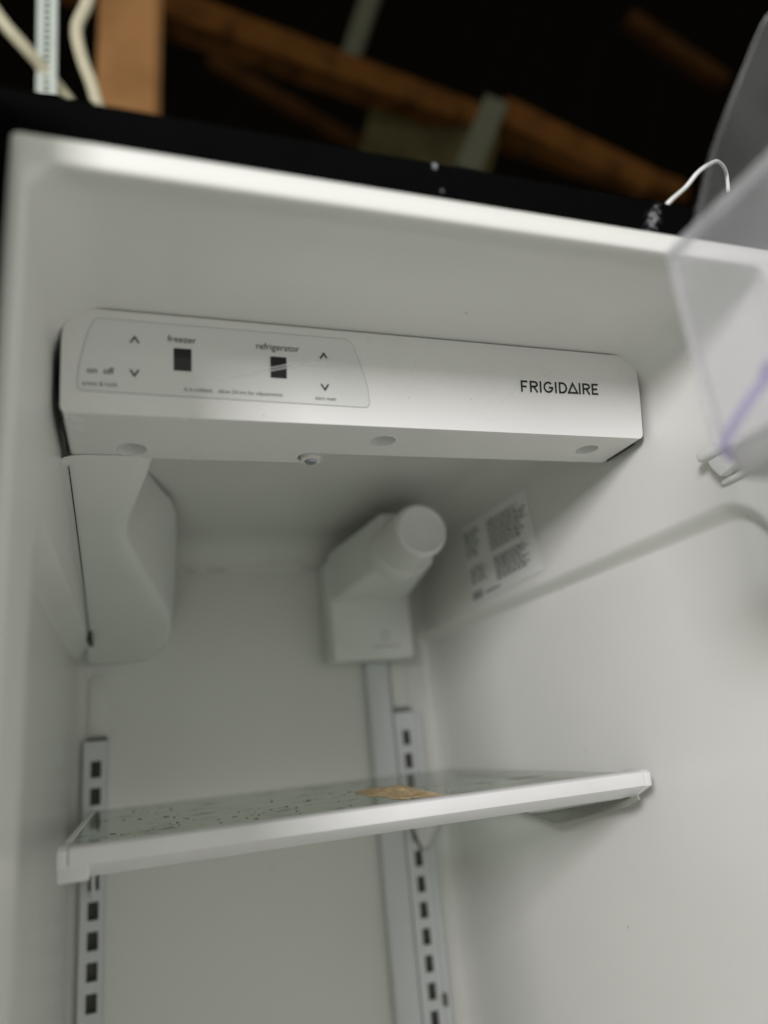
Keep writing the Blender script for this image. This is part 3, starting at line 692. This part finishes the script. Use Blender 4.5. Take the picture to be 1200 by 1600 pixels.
beam('wall_stud', atb(196, 320, 1.55), atb(206, -20, 1.65), 0.128, 0.05, POST, 'wide pinkish wooden post rising behind the black cabinet top', 'post', GR)
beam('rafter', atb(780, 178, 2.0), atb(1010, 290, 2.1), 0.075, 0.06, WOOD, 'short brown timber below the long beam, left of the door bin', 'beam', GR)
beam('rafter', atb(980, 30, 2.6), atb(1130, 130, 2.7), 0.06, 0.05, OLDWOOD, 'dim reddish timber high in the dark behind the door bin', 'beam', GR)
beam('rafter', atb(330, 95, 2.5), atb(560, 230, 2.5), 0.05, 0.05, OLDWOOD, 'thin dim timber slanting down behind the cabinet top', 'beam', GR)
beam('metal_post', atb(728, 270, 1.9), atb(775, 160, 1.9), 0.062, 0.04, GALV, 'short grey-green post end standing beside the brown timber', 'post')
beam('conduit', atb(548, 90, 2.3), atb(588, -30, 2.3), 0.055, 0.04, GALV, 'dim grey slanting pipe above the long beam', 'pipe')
bm = bmesh.new(); P = [atb(588, 140, 2.25), atb(790, 170, 2.25), atb(760, 290, 2.25), atb(555, 260, 2.25)]; bk = FWD * 0.04
hexa(bm, P + [p + bk for p in P]); tag(from_bm('insulation_batt', bm, KRAFT), 'dull olive paper faced batt behind the post end', 'insulation')
# slotted metal strip
a, b = at(72, 150, 1.35), at(74, -30, 1.35); d = (b - a).normalized(); sd = d.cross(FWD).normalized()
if sd.dot(RIGHT) < 0: sd = -sd
nf = sd.cross(d).normalized(); nf = nf if nf.dot(FWD) < 0 else -nf
bm = bmesh.new(); Ln = (b - a).length; wds = 0.0185; kk = 18
for i in range(kk):
    t0 = Ln * i / kk; t1 = Ln * (i + 0.42) / kk; t2 = Ln * (i + 1) / kk
    for (s0, s1, u0, u1) in ((-wds, wds, t0, t1), (-wds, -0.006, t1, t2), (0.006, wds, t1, t2)):
        A_ = [a + sd * s + d * u for s, u in ((s0, u0), (s1, u0), (s1, u1), (s0, u1))]
        hexa(bm, A_ + [q - nf * 0.002 for q in A_])
tag(from_bm('slotted_strip', bm, mat('strip_paint', (0.62, 0.68, 0.64), 0.5, 0.05, 30)), 'white slotted metal strip standing beside the wooden post', 'metal strip')
tag(tube('electric_cable', [at(-40, -30, 1.3), at(5, 35, 1.3), at(40, 75, 1.32), at(66, 105, 1.35), at(110, 160, 1.4)], 0.0105, CABLE), 'cream cable coming in at the corner and passing behind the slotted strip', 'cable')
tag(tube('electric_cable', [at(150, -40, 1.3), at(135, 8, 1.3), at(120, 45, 1.3), at(128, 90, 1.3), at(146, 140, 1.3), at(160, 200, 1.3)], 0.0105, CABLE), 'cream cable bending down between the slotted strip and the post', 'cable')
tag(tube('thin_wire', [(0.384, 0.006, 0.3195), (0.389, 0.004, 0.3245), at(1072, 292, .5), at(1090, 270, .505), at(1108, 257, .52), at(1122, 253, .56), at(1134, 268, .60), at(1138, 300, .60)], 0.0015, WIRE), 'thin white wire rising from the cabinet top edge beside the door bin', 'wire')
# dark underside of the roof: boards
dk = empty('roof', at(600, 0, 6.3)); dk['kind'] = 'structure'; bpy.context.view_layer.update()
base = at(600, 150, 6.2); ux = (RIGHT * 0.94 + DOWN * 0.34).normalized(); uy = (FWD * 0.55 - DOWN * 0.83); uy = (uy - ux * uy.dot(ux)).normalized(); uz = ux.cross(uy)
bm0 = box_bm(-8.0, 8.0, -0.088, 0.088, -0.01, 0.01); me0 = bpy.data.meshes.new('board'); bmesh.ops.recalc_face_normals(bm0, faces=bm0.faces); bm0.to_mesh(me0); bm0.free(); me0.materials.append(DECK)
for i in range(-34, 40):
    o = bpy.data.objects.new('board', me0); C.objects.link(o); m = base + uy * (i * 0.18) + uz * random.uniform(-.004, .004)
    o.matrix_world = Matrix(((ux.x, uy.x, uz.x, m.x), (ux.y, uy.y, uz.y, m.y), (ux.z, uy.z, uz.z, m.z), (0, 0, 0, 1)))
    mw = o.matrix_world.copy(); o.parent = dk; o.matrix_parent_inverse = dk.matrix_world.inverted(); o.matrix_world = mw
